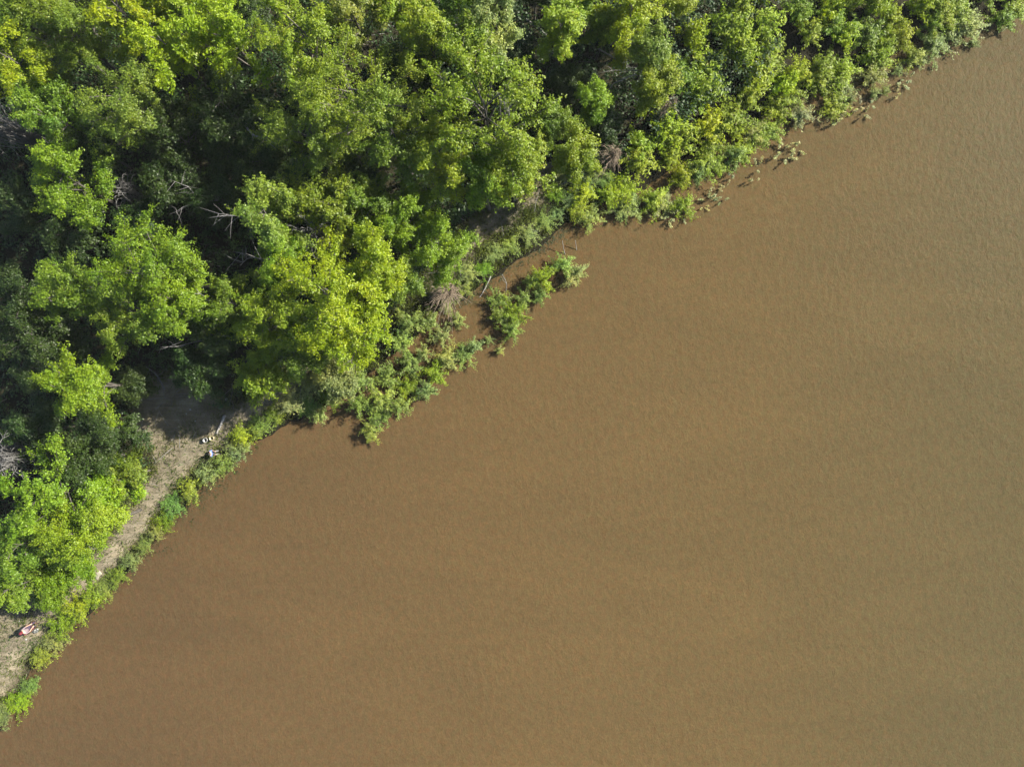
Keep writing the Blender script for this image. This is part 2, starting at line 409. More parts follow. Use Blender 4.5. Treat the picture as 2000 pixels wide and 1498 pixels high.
def grow_shrub(seed, R, H, ns=13, leaf=0.17, per=26, slim=0.42, flop=0.0, dens=1.0):
    r = np.random.default_rng(seed)
    W = MB(); C = []; A = []
    for i in range(ns):
        az = i * 2.4 + r.normal() * 0.4; f = math.sqrt((i + 0.5) / ns)
        reach = R * f * r.uniform(0.55, 1.3)
        p0 = np.array((cos(az), sin(az), 0)) * 0.16 * R * f - (0, 0, 0.3)
        hz = H * (1.02 - 0.45 * f * f) * r.uniform(0.55, 1.12)
        p2 = np.array((cos(az) * reach, sin(az) * reach, hz))
        p1 = np.array((p2[0] * 0.35, p2[1] * 0.35, hz * (0.75 + flop)))
        st = bez(p0, p1, p2, 7); W.tube(st, np.linspace(0.022, 0.006, 7), 4)
        T = unit(np.gradient(st, axis=0))
        for s in np.linspace(0.42, 1.0, max(3, int(6 * dens))):
            c = np.array([np.interp(s, np.linspace(0, 1, 7), st[:, q]) for q in range(3)])
            tg = T[int(s * 6)]
            C.append(c + r.normal(size=3) * 0.07); A.append(tg)
            if r.random() < 0.75 * dens:
                d = unit(tg * 0.6 + r.normal(size=3) * (0.8, 0.8, 0.3)); L = r.uniform(0.22, 0.5) * R * 0.6
                W.tube(np.stack([c, c + d * L]), (0.007, 0.003), 4)
                C.append(c + d * L * 0.9); A.append(d)
    C = np.array(C); A = np.array(A)
    V, F = leaf_quads(r, C, A, per, 0.16, 0.05, leaf, np.array((0, 0, H * 0.3)), up=0.8, outw=0.5, rnd=0.5, slim=slim, along=0.7)
    return W, (V, F)

COLS = {  # leaf colour, base reflectance; D has forest shade darkened into it
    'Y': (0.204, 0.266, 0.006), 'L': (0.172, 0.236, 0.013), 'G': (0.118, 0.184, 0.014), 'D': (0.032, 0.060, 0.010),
    'O': (0.160, 0.210, 0.026), 'W': (0.172, 0.232, 0.046), 'P': (0.208, 0.250, 0.075), 'F': (0.138, 0.222, 0.010), 'S': (0.25, 0.25, 0.11),
}
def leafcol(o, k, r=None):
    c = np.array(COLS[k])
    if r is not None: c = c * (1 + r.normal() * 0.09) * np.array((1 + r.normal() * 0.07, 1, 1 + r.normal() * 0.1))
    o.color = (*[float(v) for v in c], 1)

# crown centre in the photo, apparent radius, height in metres, colour, label
TREES = [
 (28, 120, 62, 12.5, 'Y', 'yellow-green tree whose crown is cut by the left edge near the top corner'),
 (20, 25, 55, 11, 'G', 'dull green tree filling the top left corner of the forest'),
 (125, 60, 72, 12, 'G', 'mid green tree between the top left corner and the brightest yellow crown'),
 (240, 22, 66, 13.5, 'Y', 'brightest yellow tree at the top edge of the forest'),
 (330, 100, 58, 13, 'Y', 'yellow tree just below and right of the brightest yellow crown'),
 (430, 62, 72, 13, 'Y', 'yellowish tree beside the black gap at the top edge'),
 (245, 195, 82, 13, 'O', 'pale olive tree with a round open crown in the upper left forest'),
 (100, 225, 66, 11, 'G', 'ragged mid green tree above the grey leafless tree at the left edge'),
 (72, 160, 40, 9.5, 'G', 'low green tree under the yellow crown at the left edge'),
 (125, 350, 74, 11.5, 'F', 'fresh green tree with bright branch tips above the dark hollow on the left'),
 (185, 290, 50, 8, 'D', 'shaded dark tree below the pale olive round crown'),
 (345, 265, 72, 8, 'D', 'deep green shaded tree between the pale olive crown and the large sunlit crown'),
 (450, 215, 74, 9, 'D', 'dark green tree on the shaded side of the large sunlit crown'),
 (590, 85, 92, 14, 'L', 'broad sunlit tree right of the black gap at the top edge'),
 (700, 190, 118, 15, 'L', 'largest sunlit tree in the upper middle with yellow-green tufts all over'),
 (600, 255, 92, 12.5, 'G', 'half shaded tree with curved pale limbs on the left of the largest sunlit crown'),
 (690, 25, 62, 13, 'O', 'olive tree at the top edge above the largest sunlit crown'),
 (772, 272, 66, 12, 'G', 'green tree between the two large sunlit crowns'),
 (835, 50, 60, 13, 'L', 'bright green tree at the top edge with its yellow side to the left'),
 (905, 95, 56, 12, 'G', 'mid green tree between the olive tuft and the broad rounded crown'),
 (968, 22, 52, 13, 'P', 'pale grey-green tuft of a tree at the top edge'),
 (950, 205, 136, 15, 'L', 'broad rounded light green crown left of the fallen pale trunk'),
 (872, 300, 64, 12, 'L', 'light green tree with grey bare twigs on its right side'),
 (1005, 318, 62, 12, 'L', 'light green tree overhanging the dry tan track at the bank'),
 (948, 345, 56, 11, 'F', 'fresh green tree above the dark clearing with pale split wood'),
 (1105, 40, 46, 10, 'L', 'tree of several round bright tufts at the top edge near the grey log'),
 (1182, 48, 28, 7, 'G', 'small dark green tree right of the round bright tufts'),
 (1240, 15, 58, 9.5, 'Y', 'yellowish tree at the top edge where the thicket begins'),
 (1272, 92, 44, 8, 'O', 'olive tree at the upper end of the fallen pale trunk'),
 (1285, 160, 42, 7, 'L', 'bright green tree right of the tangle of bare grey branches'),
 (1112, 160, 32, 4.5, 'D', 'thin shaded tree below the fallen pale trunk'),
 (1160, 195, 36, 6, 'F', 'small bright tuft of a tree in the dark gap below the fallen trunk'),
 (1130, 290, 46, 8, 'L', 'small bright tree between the overhanging crown and the tan dead shrub'),
 (1085, 240, 34, 6.5, 'G', 'narrow green tree on the right shoulder of the broad rounded crown'),
 (640, 395, 72, 10.5, 'G', 'dark leaved tree with bright tips left of the black clearing'),
 (722, 405, 60, 9.5, 'G', 'green tree between the dark leaved tree and the black clearing'),
 (786, 416, 52, 9, 'F', 'fresh green tree at the lower rim of the black clearing'),
 (530, 420, 66, 12.5, 'O', 'sunlit olive tree with white bare branches sticking out to its left'),
 (545, 500, 52, 11, 'L', 'slender sunlit tree below the olive one with white bare branches'),
 (300, 520, 106, 13, 'F', 'big spreading bright green tree in the middle of the dark left forest'),
 (265, 615, 74, 11, 'G', 'green tree under the lower edge of the big spreading bright tree'),
 (345, 595, 60, 12, 'F', 'bright lower right neighbour of the big spreading bright tree'),
 (130, 565, 66, 11, 'G', 'green tree left of the big spreading bright tree'),
 (75, 650, 72, 10, 'D', 'dark ragged tree nearest the left edge below the dark hollow'),
 (150, 755, 76, 11.5, 'F', 'tree with bright yellow-green top left of the grey clearing'),
 (90, 720, 58, 9, 'D', 'shaded tree left of the bright yellow-green top'),
 (455, 590, 62, 10, 'G', 'dim green tree with thin pale bare sticks left of the bright yellow crown'),
 (540, 620, 78, 11.5, 'L', 'leafy tree on the left side of the bright yellow crown'),
 (640, 570, 98, 13.5, 'Y', 'bright yellow-green crown in the middle of the riverside forest'),
 (720, 510, 70, 12.5, 'Y', 'yellow tree at the upper right of the bright yellow-green crown'),
 (690, 645, 74, 11.5, 'Y', 'yellow-green tree leaning towards the flooded shrubs'),
 (590, 682, 56, 9, 'G', 'green tree under the lower left of the yellow-green leaning tree'),
 (513, 730, 56, 7.2, 'L', 'bright green tree overhanging the right end of the grey clearing'),
 (652, 738, 46, 3.4, 'P', 'pale green low tree where the bank meets the flooded shrubs'),
 (850, 470, 62, 8.5, 'F', 'fresh green tree beside the dry tan track'),
 (780, 540, 42, 7.5, 'G', 'green tree between the yellow crown and the brown dead branches'),
 (388, 712, 58, 6.5, 'D', 'low dark tree at the upper rim of the grey clearing'),
 (420, 650, 52, 8, 'D', 'dark tree above the grey clearing under white bare sticks'),
 (190, 850, 60, 8.0, 'D', 'dark green tree on the left rim of the grey clearing'),
 (235, 932, 46, 5.5, 'G', 'low green tree on the left of the sunlit path'),
 (150, 905, 54, 8, 'D', 'shaded tree between the clearing and the lower left sunlit crown'),
 (75, 975, 88, 11.5, 'F', 'sunlit green tree in the lower left above the path'),
 (155, 1035, 74, 10, 'L', 'sunlit tree with feathery branches touching the lower path'),
 (45, 1070, 70, 10, 'G', 'green tree at the left edge below the sunlit lower left crown'),
 (125, 1098, 66, 6, 'F', 'bright low tree beside the white slab on the path'),
 (15, 1150, 48, 9, 'G', 'lowest tree at the left edge above the person in the red cap'),
 (210, 960, 40, 6, 'F', 'small bright tree pressed against the sunlit path'),
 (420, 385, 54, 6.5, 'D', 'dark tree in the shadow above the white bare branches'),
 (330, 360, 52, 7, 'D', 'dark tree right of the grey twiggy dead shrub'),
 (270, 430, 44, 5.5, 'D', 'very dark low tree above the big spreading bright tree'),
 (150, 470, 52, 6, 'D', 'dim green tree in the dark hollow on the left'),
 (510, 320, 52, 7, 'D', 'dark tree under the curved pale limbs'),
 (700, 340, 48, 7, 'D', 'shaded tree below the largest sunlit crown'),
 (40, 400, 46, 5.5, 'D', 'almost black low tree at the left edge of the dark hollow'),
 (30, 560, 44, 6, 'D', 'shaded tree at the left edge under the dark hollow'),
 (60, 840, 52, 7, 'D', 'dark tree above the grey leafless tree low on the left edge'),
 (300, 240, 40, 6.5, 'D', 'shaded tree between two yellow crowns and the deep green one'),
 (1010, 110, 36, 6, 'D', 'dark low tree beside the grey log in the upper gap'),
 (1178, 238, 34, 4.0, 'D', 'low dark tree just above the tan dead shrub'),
 (98, 1158, 34, 3.4, 'F', 'low fresh green tree where the path narrows above the person in the red cap'),
 (255, 752, 38, 4.2, 'D', 'low dark tree at the upper left rim of the grey clearing'),
 (80, -28, 60, 11, 'G', 'green crown cut by the top edge between the corner tree and the brightest yellow crown'),
 (165, -15, 46, 8, 'D', 'shaded crown cut by the top edge left of the brightest yellow crown'),
 (335, -12, 60, 12, 'L', 'light green crown cut by the top edge right of the brightest yellow crown'),
 (425, -30, 56, 10, 'G', 'green crown cut by the top edge left of the black gap'),
 (765, -22, 58, 11.5, 'L', 'light crown cut by the top edge right of the olive tree'),
 (895, -18, 56, 11, 'G', 'green crown cut by the top edge left of the pale grey-green tuft'),
 (1048, -30, 42, 7, 'D', 'dark crown cut by the top edge right of the pale grey-green tuft'),
 (1150, -28, 48, 9, 'G', 'green crown cut by the top edge above the round bright tufts'),
 (1325, -20, 46, 7, 'L', 'light crown cut by the top edge at the left end of the thicket'),
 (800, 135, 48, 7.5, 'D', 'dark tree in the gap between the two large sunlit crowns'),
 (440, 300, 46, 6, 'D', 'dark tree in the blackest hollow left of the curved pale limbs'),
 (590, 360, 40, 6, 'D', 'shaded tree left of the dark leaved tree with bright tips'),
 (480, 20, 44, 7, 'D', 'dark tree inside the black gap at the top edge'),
]
GT = "trees of the riverside forest"
for i, (px, py, rp, H, ck, lab) in enumerate(TREES):
    g = at(px, py, 1.0 + 0.78 * H)
    zb = float(hgt(g[0], g[1]))
    k = (HCAM - zb - 0.78 * H) / FPX
    R = rp * k * (1.0 if py < 680 or px > 560 else 0.93)
    bare = 2 if 'white bare branches' in lab else (2 if 'bare sticks' in lab else 0)
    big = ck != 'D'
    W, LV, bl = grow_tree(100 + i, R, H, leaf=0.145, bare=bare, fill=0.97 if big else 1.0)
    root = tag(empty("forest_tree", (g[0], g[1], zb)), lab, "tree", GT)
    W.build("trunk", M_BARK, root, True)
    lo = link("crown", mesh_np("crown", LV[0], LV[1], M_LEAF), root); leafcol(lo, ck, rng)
    for lim, r0 in bl:
        lim = lim + np.cumsum(rng.normal(size=lim.shape) * 0.10, 0)
        Bm = MB(); Bm.tube(lim, np.linspace(0.034, 0.008, 8), 5)
        for s in (2, 3, 4, 5, 6, 6):
            d = unit(np.array((-0.5, 0.0, 0.1)) + rng.normal(size=3) * (0.9, 0.9, 0.4))
            e = lim[s] + d * rng.uniform(0.7, 1.8)
            Bm.tube(bez(lim[s], (lim[s] + e) / 2 + rng.normal(size=3) * 0.12, e, 5), np.linspace(0.016, 0.005, 5), 4)
        Bm.build("bare_branch", M_GREY, root, True)

# ------------------------------------------------------------------ shrubs: a few grown kinds, copied
def protos(n, seed, leafmat, stemmat=None, **kw):
    out = []
    for i in range(n):
        W, LV = grow_shrub(seed + i, 1.0, kw.pop('H', 1.5) if False else 1.5, **kw)
        out.append((W.mesh("stems", stemmat or M_BARK, True), mesh_np("foliage", LV[0], LV[1], leafmat)))
    return out
P_THICK = protos(9, 900, M_WILLOW, ns=22, leaf=0.165, per=11, slim=0.30)
P_FLOOD = protos(7, 930, M_WILLOW, M_TWIG, ns=20, leaf=0.15, per=12, slim=0.26, flop=0.2)
P_BANK = protos(7, 960, M_WILLOW, ns=28, leaf=0.14, per=9, slim=0.26, flop=0.1)

def shrub(kind, protoset, px, py, rp, hz, ck, label, cat, group, water=False, base=None):
    zc = hz * 0.6
    p = at(px, py, (0.0 if water else 0.7) + zc)
    z0 = float(hgt(p[0], p[1]))
    if z0 < 0: z0 = -0.12
    R = rp * (HCAM - zc - max(z0, 0)) / FPX
    st, fo = protoset[int(rng.integers(len(protoset)))]
    root = tag(empty(kind, (p[0], p[1], z0), rng.uniform(0, 6.28)), label, cat, group)
    root.scale = (R, R, hz / 1.5)
    link("stems", st, root); f = link("foliage", fo, root); leafcol(f, ck, rng)
    return root

ORD = ["first", "second", "third", "fourth", "fifth", "sixth", "seventh", "eighth", "ninth", "tenth", "eleventh", "twelfth",
       "thirteenth", "fourteenth", "fifteenth", "sixteenth", "seventeenth", "eighteenth", "nineteenth", "twentieth", "twenty-first",
       "twenty-second", "twenty-third", "twenty-fourth", "twenty-fifth", "twenty-sixth", "twenty-seventh", "twenty-eighth"]

# upper right thicket: rows parallel to the waterline
ROWN = ["at the water's edge of the thicket", "in the thicket's second row from the water", "in the thicket's third row from the water",
        "in the thicket's fourth row from the water", "in the thicket's fifth row from the water", "in the thicket's back row under the top edge"]
FRONT = [(1120, 400), (1190, 395), (1268, 402), (1325, 388), (1385, 332), (1450, 290), (1530, 250), (1610, 195), (1700, 150), (1810, 90), (1930, 28), (2060, -40)]
FR = np.array(FRONT, float)
def along(P, s):
    seg = np.hypot(*np.diff(P, axis=0).T); cum = np.concatenate([[0], np.cumsum(seg)])
    return np.array((np.interp(s, cum, P[:, 0]), np.interp(s, cum, P[:, 1]))), cum[-1]
for row in range(6):
    off = [0, -36, -80, -130, -184, -240][row]; step = [44, 48, 54, 58, 62, 64][row]
    s = 8.0 + 20 * (row % 2); n = 0
    tot = along(FR, 0)[1]
    while s < tot:
        c, _ = along(FR, s)
        px = c[0] + off * 0.46 * -1 * -1 + rng.normal() * 9; py = c[1] + off * 0.88 + rng.normal() * 9
        px = c[0] + off * 0.47 + rng.normal() * 12
        s += step * rng.uniform(0.8, 1.2)
        if py < -35 or px > 2040: continue
        if px < 1215 - row * 5 and row > 1: continue
        if row > 3 and px < 1300: continue
        if math.hypot(px - 1203, py - 297) < 42 or math.hypot(px - 1195, py - 225) < 40: continue
        hz = [1.2, 1.5, 1.8, 2.1, 2.4, 2.7][row] * rng.uniform(0.8, 1.2)
        ck = ('P' if rng.random() < 0.3 else ('W' if rng.random() < 0.5 else 'L')) if row == 0 else ('L' if rng.random() < 0.55 else ('Y' if rng.random() < 0.7 else 'G'))
        n += 1
        shrub("thicket_shrub", P_FLOOD if row < 2 else P_THICK, px, py, [30, 33, 36, 39, 42, 44][row] * rng.uniform(0.75, 1.2), hz, ck,
              "leafy shrub %s, %s from the inlet" % (ROWN[row], ORD[n - 1]), "shrub", "shrubs of the upper right thicket")

# flooded shrubs and the islet
FL = [(722, 842, 24, 'W', 'flooded shrub at the lowest tip of the drowned thicket'),
 (740, 812, 28, 'W', 'flooded shrub just above the lowest tip of the drowned thicket'),
 (703, 788, 25, 'W', 'flooded shrub at the lower left corner of the drowned thicket'),
 (748, 778, 28, 'W', 'flooded shrub beside the bare orange stem of the drowned thicket'),
 (780, 792, 26, 'W', 'low flooded shrub on the outer side above the lowest tip'),
 (792, 757, 30, 'L', 'bright flooded shrub in the middle of the drowned thicket'),
 (832, 762, 22, 'P', 'pale flooded shrub at the outer edge in the middle of the drowned thicket'),
 (700, 745, 26, 'W', 'flooded shrub touching the bank below the yellow-green leaning tree'),
 (755, 735, 28, 'W', 'flooded shrub in the inner middle of the drowned thicket'),
 (802, 712, 27, 'W', 'flooded shrub right of the small brown pool'),
 (848, 728, 26, 'L', 'light green flooded shrub left of the open brown pool'),
 (872, 700, 24, 'P', 'pale flooded shrub right of the open brown pool'),
 (905, 692, 26, 'W', 'flooded shrub at the upper right corner of the drowned thicket'),
 (925, 676, 18, 'P', 'small pale flooded shrub farthest towards the islet'),
 (862, 655, 22, 'P', 'pale flooded shrub at the upper end of the open brown pool'),
 (782, 668, 28, 'W', 'flooded shrub at the inner edge below the brown dead branches'),
 (825, 690, 18, 'P', 'sparse pale flooded shrub inside the open brown pool'),
 (805, 628, 28, 'W', 'flooded shrub under the left of the brown dead branches'),
 (838, 628, 24, 'W', 'flooded shrub under the right of the brown dead branches'),
 (895, 625, 18, 'P', 'small pale shrub in the channel beside the brown dead branches'),
 (622, 812, 18, 'P', 'pale bush leaning over the water at the end of the bank strip')]
for px, py, rp, ck, lab in FL:
    shrub("flooded_shrub", P_FLOOD, px, py, rp * 1.08, rng.uniform(1.3, 2.1), ck, lab, "shrub", "shrubs standing in the flood", True)
IS = [(972, 588, 26, 'W', 'islet shrub at the upper left of the larger clump'), (1003, 612, 30, 'L', 'bright islet shrub in the middle of the larger clump'),
 (1000, 645, 24, 'W', 'islet shrub at the lower tip of the larger clump'), (978, 618, 20, 'W', 'shaded islet shrub on the left of the larger clump'),
 (1022, 585, 22, 'W', 'islet shrub joining the two clumps'), (1055, 575, 20, 'W', 'low dark islet shrub below the smaller clump'),
 (1062, 545, 27, 'L', 'bright islet shrub in the middle of the smaller clump'), (1098, 518, 24, 'W', 'islet shrub at the upper end with thin bare sticks'),
 (1128, 532, 22, 'P', 'pale islet shrub reaching farthest out into the river'), (1112, 545, 16, 'P', 'small pale islet shrub under the farthest one'),
 (1040, 548, 18, 'W', 'shaded islet shrub left of the smaller clump')]
for px, py, rp, ck, lab in IS:
    shrub("islet_shrub", P_FLOOD, px, py, rp * 1.05, rng.uniform(1.1, 1.7), ck, lab, "shrub", "shrubs of the islet off the bank", True)

# bushes on the bank between path and water
BB = [(-10, 1400, 30), (18, 1380, 30), (42, 1348, 22), (68, 1290, 26), (92, 1258, 28), (112, 1220, 32), (140, 1192, 32), (166, 1176, 26),
      (192, 1152, 26), (220, 1128, 25), (246, 1100, 22), (272, 1070, 20), (296, 1042, 17), (314, 1018, 24), (330, 986, 28), (362, 958, 26),
      (398, 928, 26), (428, 908, 26), (455, 880, 24), (468, 852, 26), (500, 832, 27), (530, 806, 28), (566, 784, 28), (598, 796, 26),
      (604, 752, 26), (640, 776, 26)]
for i, (px, py, rp) in enumerate(BB):
    ck = 'L' if i in (5, 6) else 'PLWOPW'[i % 6]
    shrub("bank_bush", P_BANK, px, py, rp * 1.08, rng.uniform(0.8, 1.15) + (0.7 if 95 < px < 170 or 355 < px < 475 else 0), ck,
          "leafy bush between path and river, %s upstream from the bottom left corner" % ORD[i], "bush", "bushes along the lower bank")
BU = [(872, 592, 20), (905, 562, 24), (912, 530, 25), (942, 522, 25), (965, 492, 26), (995, 478, 26), (1030, 458, 26),
      (1062, 432, 26), (1090, 412, 22), (1085, 380, 22), (1120, 385, 24), (1140, 360, 26),
      (1160, 330, 24), (1185, 350, 24), (1100, 345, 22)]
for i, (px, py, rp) in enumerate(BU):
    ck = 'P' if i % 2 == 0 else ('W' if i % 3 else 'F')
    shrub("bank_bush", P_BANK, px, py, rp * 0.98, rng.uniform(0.4, 0.7), ck,
          "leafy bush beside the tan track, %s upstream from the brown dead branches" % ORD[i], "bush", "bushes along the upper bank")

# sprigs in the water
SPR = [(1524, 300), (1536, 306), (1558, 287), (1536, 282), (1482, 330), (1464, 351), (1480, 352), (1404, 366), (1420, 365), (1386, 388),
       (1396, 386), (1414, 389), (1350, 391), (1340, 406), (1336, 418), (1306, 424), (1316, 418), (1270, 418), (1428, 336), (1432, 348),
       (1662, 196), (1650, 220), (1686, 206), (1690, 224), (1706, 200), (1620, 219), (1616, 230), (1596, 234), (1758, 184), (1764, 158),
       (1776, 150), (1856, 98), (1918, 70), (1934, 52), (1956, 62), (1640, 238), (1375, 402), (1290, 405)]
SPB = [(1710, 180, 13), (1732, 176, 11), (1804, 116, 16), (1756, 136, 12), (1664, 190, 13), (955, 664, 11), (976, 685, 10), (1330, 398, 13), (1905, 82, 12)]
SPBL = ["tuft in the water off the thicket, left of a pair", "tuft in the water off the thicket, right of a pair", "largest lone tuft standing in the water off the thicket",
        "tuft in the water between the pair and the largest lone tuft", "tuft in the water nearest the thicket edge, below the pair", "tuft in the water between drowned thicket and islet",
        "outermost tuft in the water below the islet", "tuft in the water at the lower end of the thicket", "tuft in the water at the far right end of the thicket"]
def sprig_mesh(seed):
    r = np.random.default_rng(seed); W = MB(); C = []; A = []
    for q in range(int(r.integers(1, 4))):
        d = unit(np.array((r.normal() * 0.7, r.normal() * 0.7, 0.9))); L = r.uniform(0.6, 1.0)
        p0 = r.normal(size=3) * (0.08, 0.08, 0) - (0, 0, 0.3); p2 = p0 + d * (L + 0.3); p1 = (p0 + p2) / 2 + (0, 0, 0.2)
        st = bez(p0, p1, p2, 6); W.tube(st, np.linspace(0.018, 0.006, 6), 4)
        for s in (3, 4, 5): C.append(st[s]); A.append(d)
    V, F = leaf_quads(r, np.array(C), np.array(A), 13, 0.13, 0.06, 0.17, np.zeros(3), up=1.6, outw=0.2, slim=0.45, along=0.7)
    return W.mesh("stem", M_BARK, True), mesh_np("leaves", V, F, M_WILLOW)
P_SPR = [sprig_mesh(1200 + i) for i in range(7)]
for i, (px, py) in enumerate(SPR):
    p = at(px, py, 0.3); st, le = P_SPR[i % 7]
    root = tag(empty("water_sprig", (p[0], p[1], 0), rng.uniform(0, 6.28), rng.uniform(0.6, 1.0)),
               "small pale green sprig poking out of the brown water off the upper thicket", "sprig", "sprigs poking out of the water")
    link("stem", st, root); f = link("leaves", le, root); leafcol(f, 'S', rng)
for (px, py, rp), lab in zip(SPB, SPBL):
    shrub("water_tuft", P_FLOOD, px, py, rp, rng.uniform(0.7, 1.0), 'P', "pale green " + lab, "tuft", "tufts standing in the water", True)

# ------------------------------------------------------------------ dead shrubs: radiating bare twigs
def dead_shrub(px, py, rp, hz, mat, n, bias, droop, label, seed, thick=0.022):
    r = np.random.default_rng(seed); g = gp(px, py); g = at(px, py, max(g[2], 0) + hz * 0.6); zb = max(-0.2, float(hgt(g[0], g[1])))
    R = rp * (HCAM - hz) / FPX
    W = MB()
    for i in range(n):
        az = r.uniform(0, 6.28); d = np.array((cos(az), sin(az))) + np.array(bias); L = R * r.uniform(0.3, 1.1)
        p0 = np.array((r.normal() * 0.2 * R, r.normal() * 0.2 * R, -0.2)); d = d + r.normal(size=2) * 0.25; p2 = np.array((d[0] * L, d[1] * L, hz * r.uniform(0.5, 1.0) - droop * hz * r.uniform(0.2, 0.8)))
        p1 = np.array((d[0] * L * 0.35, d[1] * L * 0.35, hz * r.uniform(0.8, 1.3)))
        c = bez(p0, p1, p2, 8) + np.cumsum(r.normal(size=(8, 3)) * 0.05, 0)
        W.tube(c, np.linspace(thick, thick * 0.3, 8), 4)
        for q in (4, 5, 6):
            e = c[q] + unit(np.array((*d, 0)) + r.normal(size=3) * 0.6) * r.uniform(0.2, 0.5) * R * 0.6
            W.tube(np.stack([c[q], (c[q] + e) / 2 + r.normal(size=3) * 0.03, e]), (thick * 0.5, thick * 0.35, thick * 0.2), 4)
    o = W.build("dead_shrub", mat, None, True, loc=(g[0], g[1], zb)); tag(o, label, "dead shrub")
    return o
dead_shrub(878, 560, 40, 3.0, M_TWIG, 100, (-0.25, -1.0), 0.7, "brown drooping dead branches hanging over the channel above the drowned thicket", 1)
dead_shrub(1203, 297, 30, 4.2, M_TWIG, 80, (-0.7, -0.5), 0.7, "tan dead shrub of radiating twigs between small bright tree and thicket", 2)
dead_shrub(1302, 205, 24, 5.5, M_TWIG, 34, (0.1, -0.4), 0.5, "pale hanging dead twigs in the upper thicket under the bright green tree", 3)
dead_shrub(18, 248, 66, 10.5, M_GREY, 90, (-0.3, 0.0), 0.3, "grey leafless tree of fine twigs cut by the left edge, upper one", 4, 0.03)
dead_shrub(14, 890, 58, 8.0, M_GREY, 90, (-0.2, 0.1), 0.3, "whitish grey leafless tree cut by the left edge, lower one", 5, 0.03)
dead_shrub(250, 372, 36, 5.5, M_GREY, 38, (0, -0.2), 0.3, "grey twiggy dead shrub in the shade above the big spreading bright tree", 6, 0.026)
dead_shrub(620, 455, 40, 10.0, M_GREY, 44, (-0.1, -0.3), 0.4, "grey dead twigs below the dark leaved tree with bright tips", 7, 0.028)
dead_shrub(990, 232, 28, 15.2, M_GREY, 16, (0, 0), 0.1, "bare silvery branch top poking through the broad rounded light crown", 8, 0.03)
dead_shrub(805, 555, 22, 1.6, M_TWIG, 24, (-0.6, 0.1), 0.5, "small tan dead twigs left of the brown drooping branches", 9)

# ------------------------------------------------------------------ fallen wood
def log(name, pts, r0, r1, mat, label, cat, twigs=0, seed=0, z=None):
    r = np.random.default_rng(seed); W = MB()
    P = np.array([gp(px, py) + (0, 0, dz + r0) for px, py, dz in pts])
    t = np.linspace(0, 1, len(P)); tt = np.linspace(0, 1, max(8, 4 * len(P)))
    Q = np.stack([np.interp(tt, t, P[:, k]) for k in range(3)], 1)
    for _ in range(2): Q[1:-1] = (Q[:-2] + 2 * Q[1:-1] + Q[2:]) / 4
    Q += r.normal(size=Q.shape) * r0 * 0.18
    W.tube(Q, np.linspace(r0, r1, len(Q)) * r.uniform(0.88, 1.12, len(Q)), 8)
    for _ in range(twigs):
        k = int(r.integers(len(Q) // 3, len(Q))); d = unit(unit(Q[-1] - Q[0]) + r.normal(size=3) * (0.8, 0.8, 0.3)); L = r.uniform(0.5, 1.6)
        e = Q[k] + d * L; W.tube(bez(Q[k], (Q[k] + e) / 2 + r.normal(size=3) * 0.1, e, 5), np.linspace(r1 * 0.7, r1 * 0.2, 5), 5)
    o = W.build(name, mat, None, True); tag(o, label, cat); return o
log("fallen_log", [(1150, 96, 2.2), (1180, 103, 2.4), (1245, 124, 2.8)], 0.22, 0.10, M_PALE, "long pale fallen trunk lying in the dark gap near the top", "log", 3, 1)
log("fallen_branch", [(1254, 160, 2.8), (1235, 172, 2.5), (1190, 187, 2.1)], 0.09, 0.04, M_PALE, "bleached branch end pointing at the bright tuft below the fallen trunk", "branch", 6, 2)
log("fallen_branch", [(1250, 170, 2.7), (1222, 166, 2.5), (1188, 163, 2.2)], 0.06, 0.03, M_GREY, "grey tangled branch below the fallen trunk, middle one of three", "branch", 9, 3)
log("fallen_branch", [(1160, 122, 2.2), (1188, 138, 2.2), (1218, 160, 2.4)], 0.06, 0.03, M_GREY, "thin branch running from under the fallen trunk into the tangle", "branch", 4, 4)
log("fallen_log", [(1018, 42, 0.5), (1040, 55, 0.5), (1068, 76, 0.4)], 0.12, 0.07, M_GREY, "short grey log in the dark gap beside the round bright tufts", "log", 1, 5)
log("fallen_log", [(440, 812, 0.05), (433, 830, 0.03), (424, 848, 0.0)], 0.13, 0.06, M_PALE, "pale tapering log lying beside the path above the two buckets", "log", 0, 6)
log("fallen_branch", [(290, 718, 0.3), (308, 728, 0.3), (318, 744, 0.3), (326, 762, 0.2)], 0.07, 0.03, M_GREY, "forked grey branch lying in the dark above the grey clearing", "branch", 4, 7)
log("broken_stub", [(944, 268, 11.6), (948, 284, 11.9), (955, 303, 12.1)], 0.11, 0.08, M_RUST, "orange-brown broken stub in the light green crown above the tan track", "stub", 0, 8)
log("driftwood_stick", [(959, 541, 0.3), (947, 566, 0.15), (925, 600, 0.05)], 0.05, 0.03, M_PALE, "thin pale stick lying across the channel beside the islet", "stick", 0, 9)
log("driftwood_stick", [(720, 752, 1.0), (722, 790, 0.8), (714, 822, 0.5)], 0.06, 0.03, M_RUST, "bare orange stem through the drowned thicket", "stick", 1, 10)
log("fallen_branch", [(545, 290, 6.5), (550, 318, 7.2), (570, 334, 7.4), (590, 332, 7.2)], 0.09, 0.05, M_GREY, "curved pale limb in the shade beneath the largest sunlit crown", "branch", 3, 11)
log("fallen_branch", [(644, 328, 6.0), (652, 347, 6.0), (666, 362, 5.8)], 0.06, 0.04, M_GREY, "short bent limb in the black gap above the dark leaved tree", "branch", 1, 12)
log("fallen_branch", [(38, 447, 1.5), (62, 443, 1.5), (90, 450, 1.4)], 0.06, 0.04, M_TWIG, "brownish branch lying in the dark hollow on the left", "branch", 3, 13)
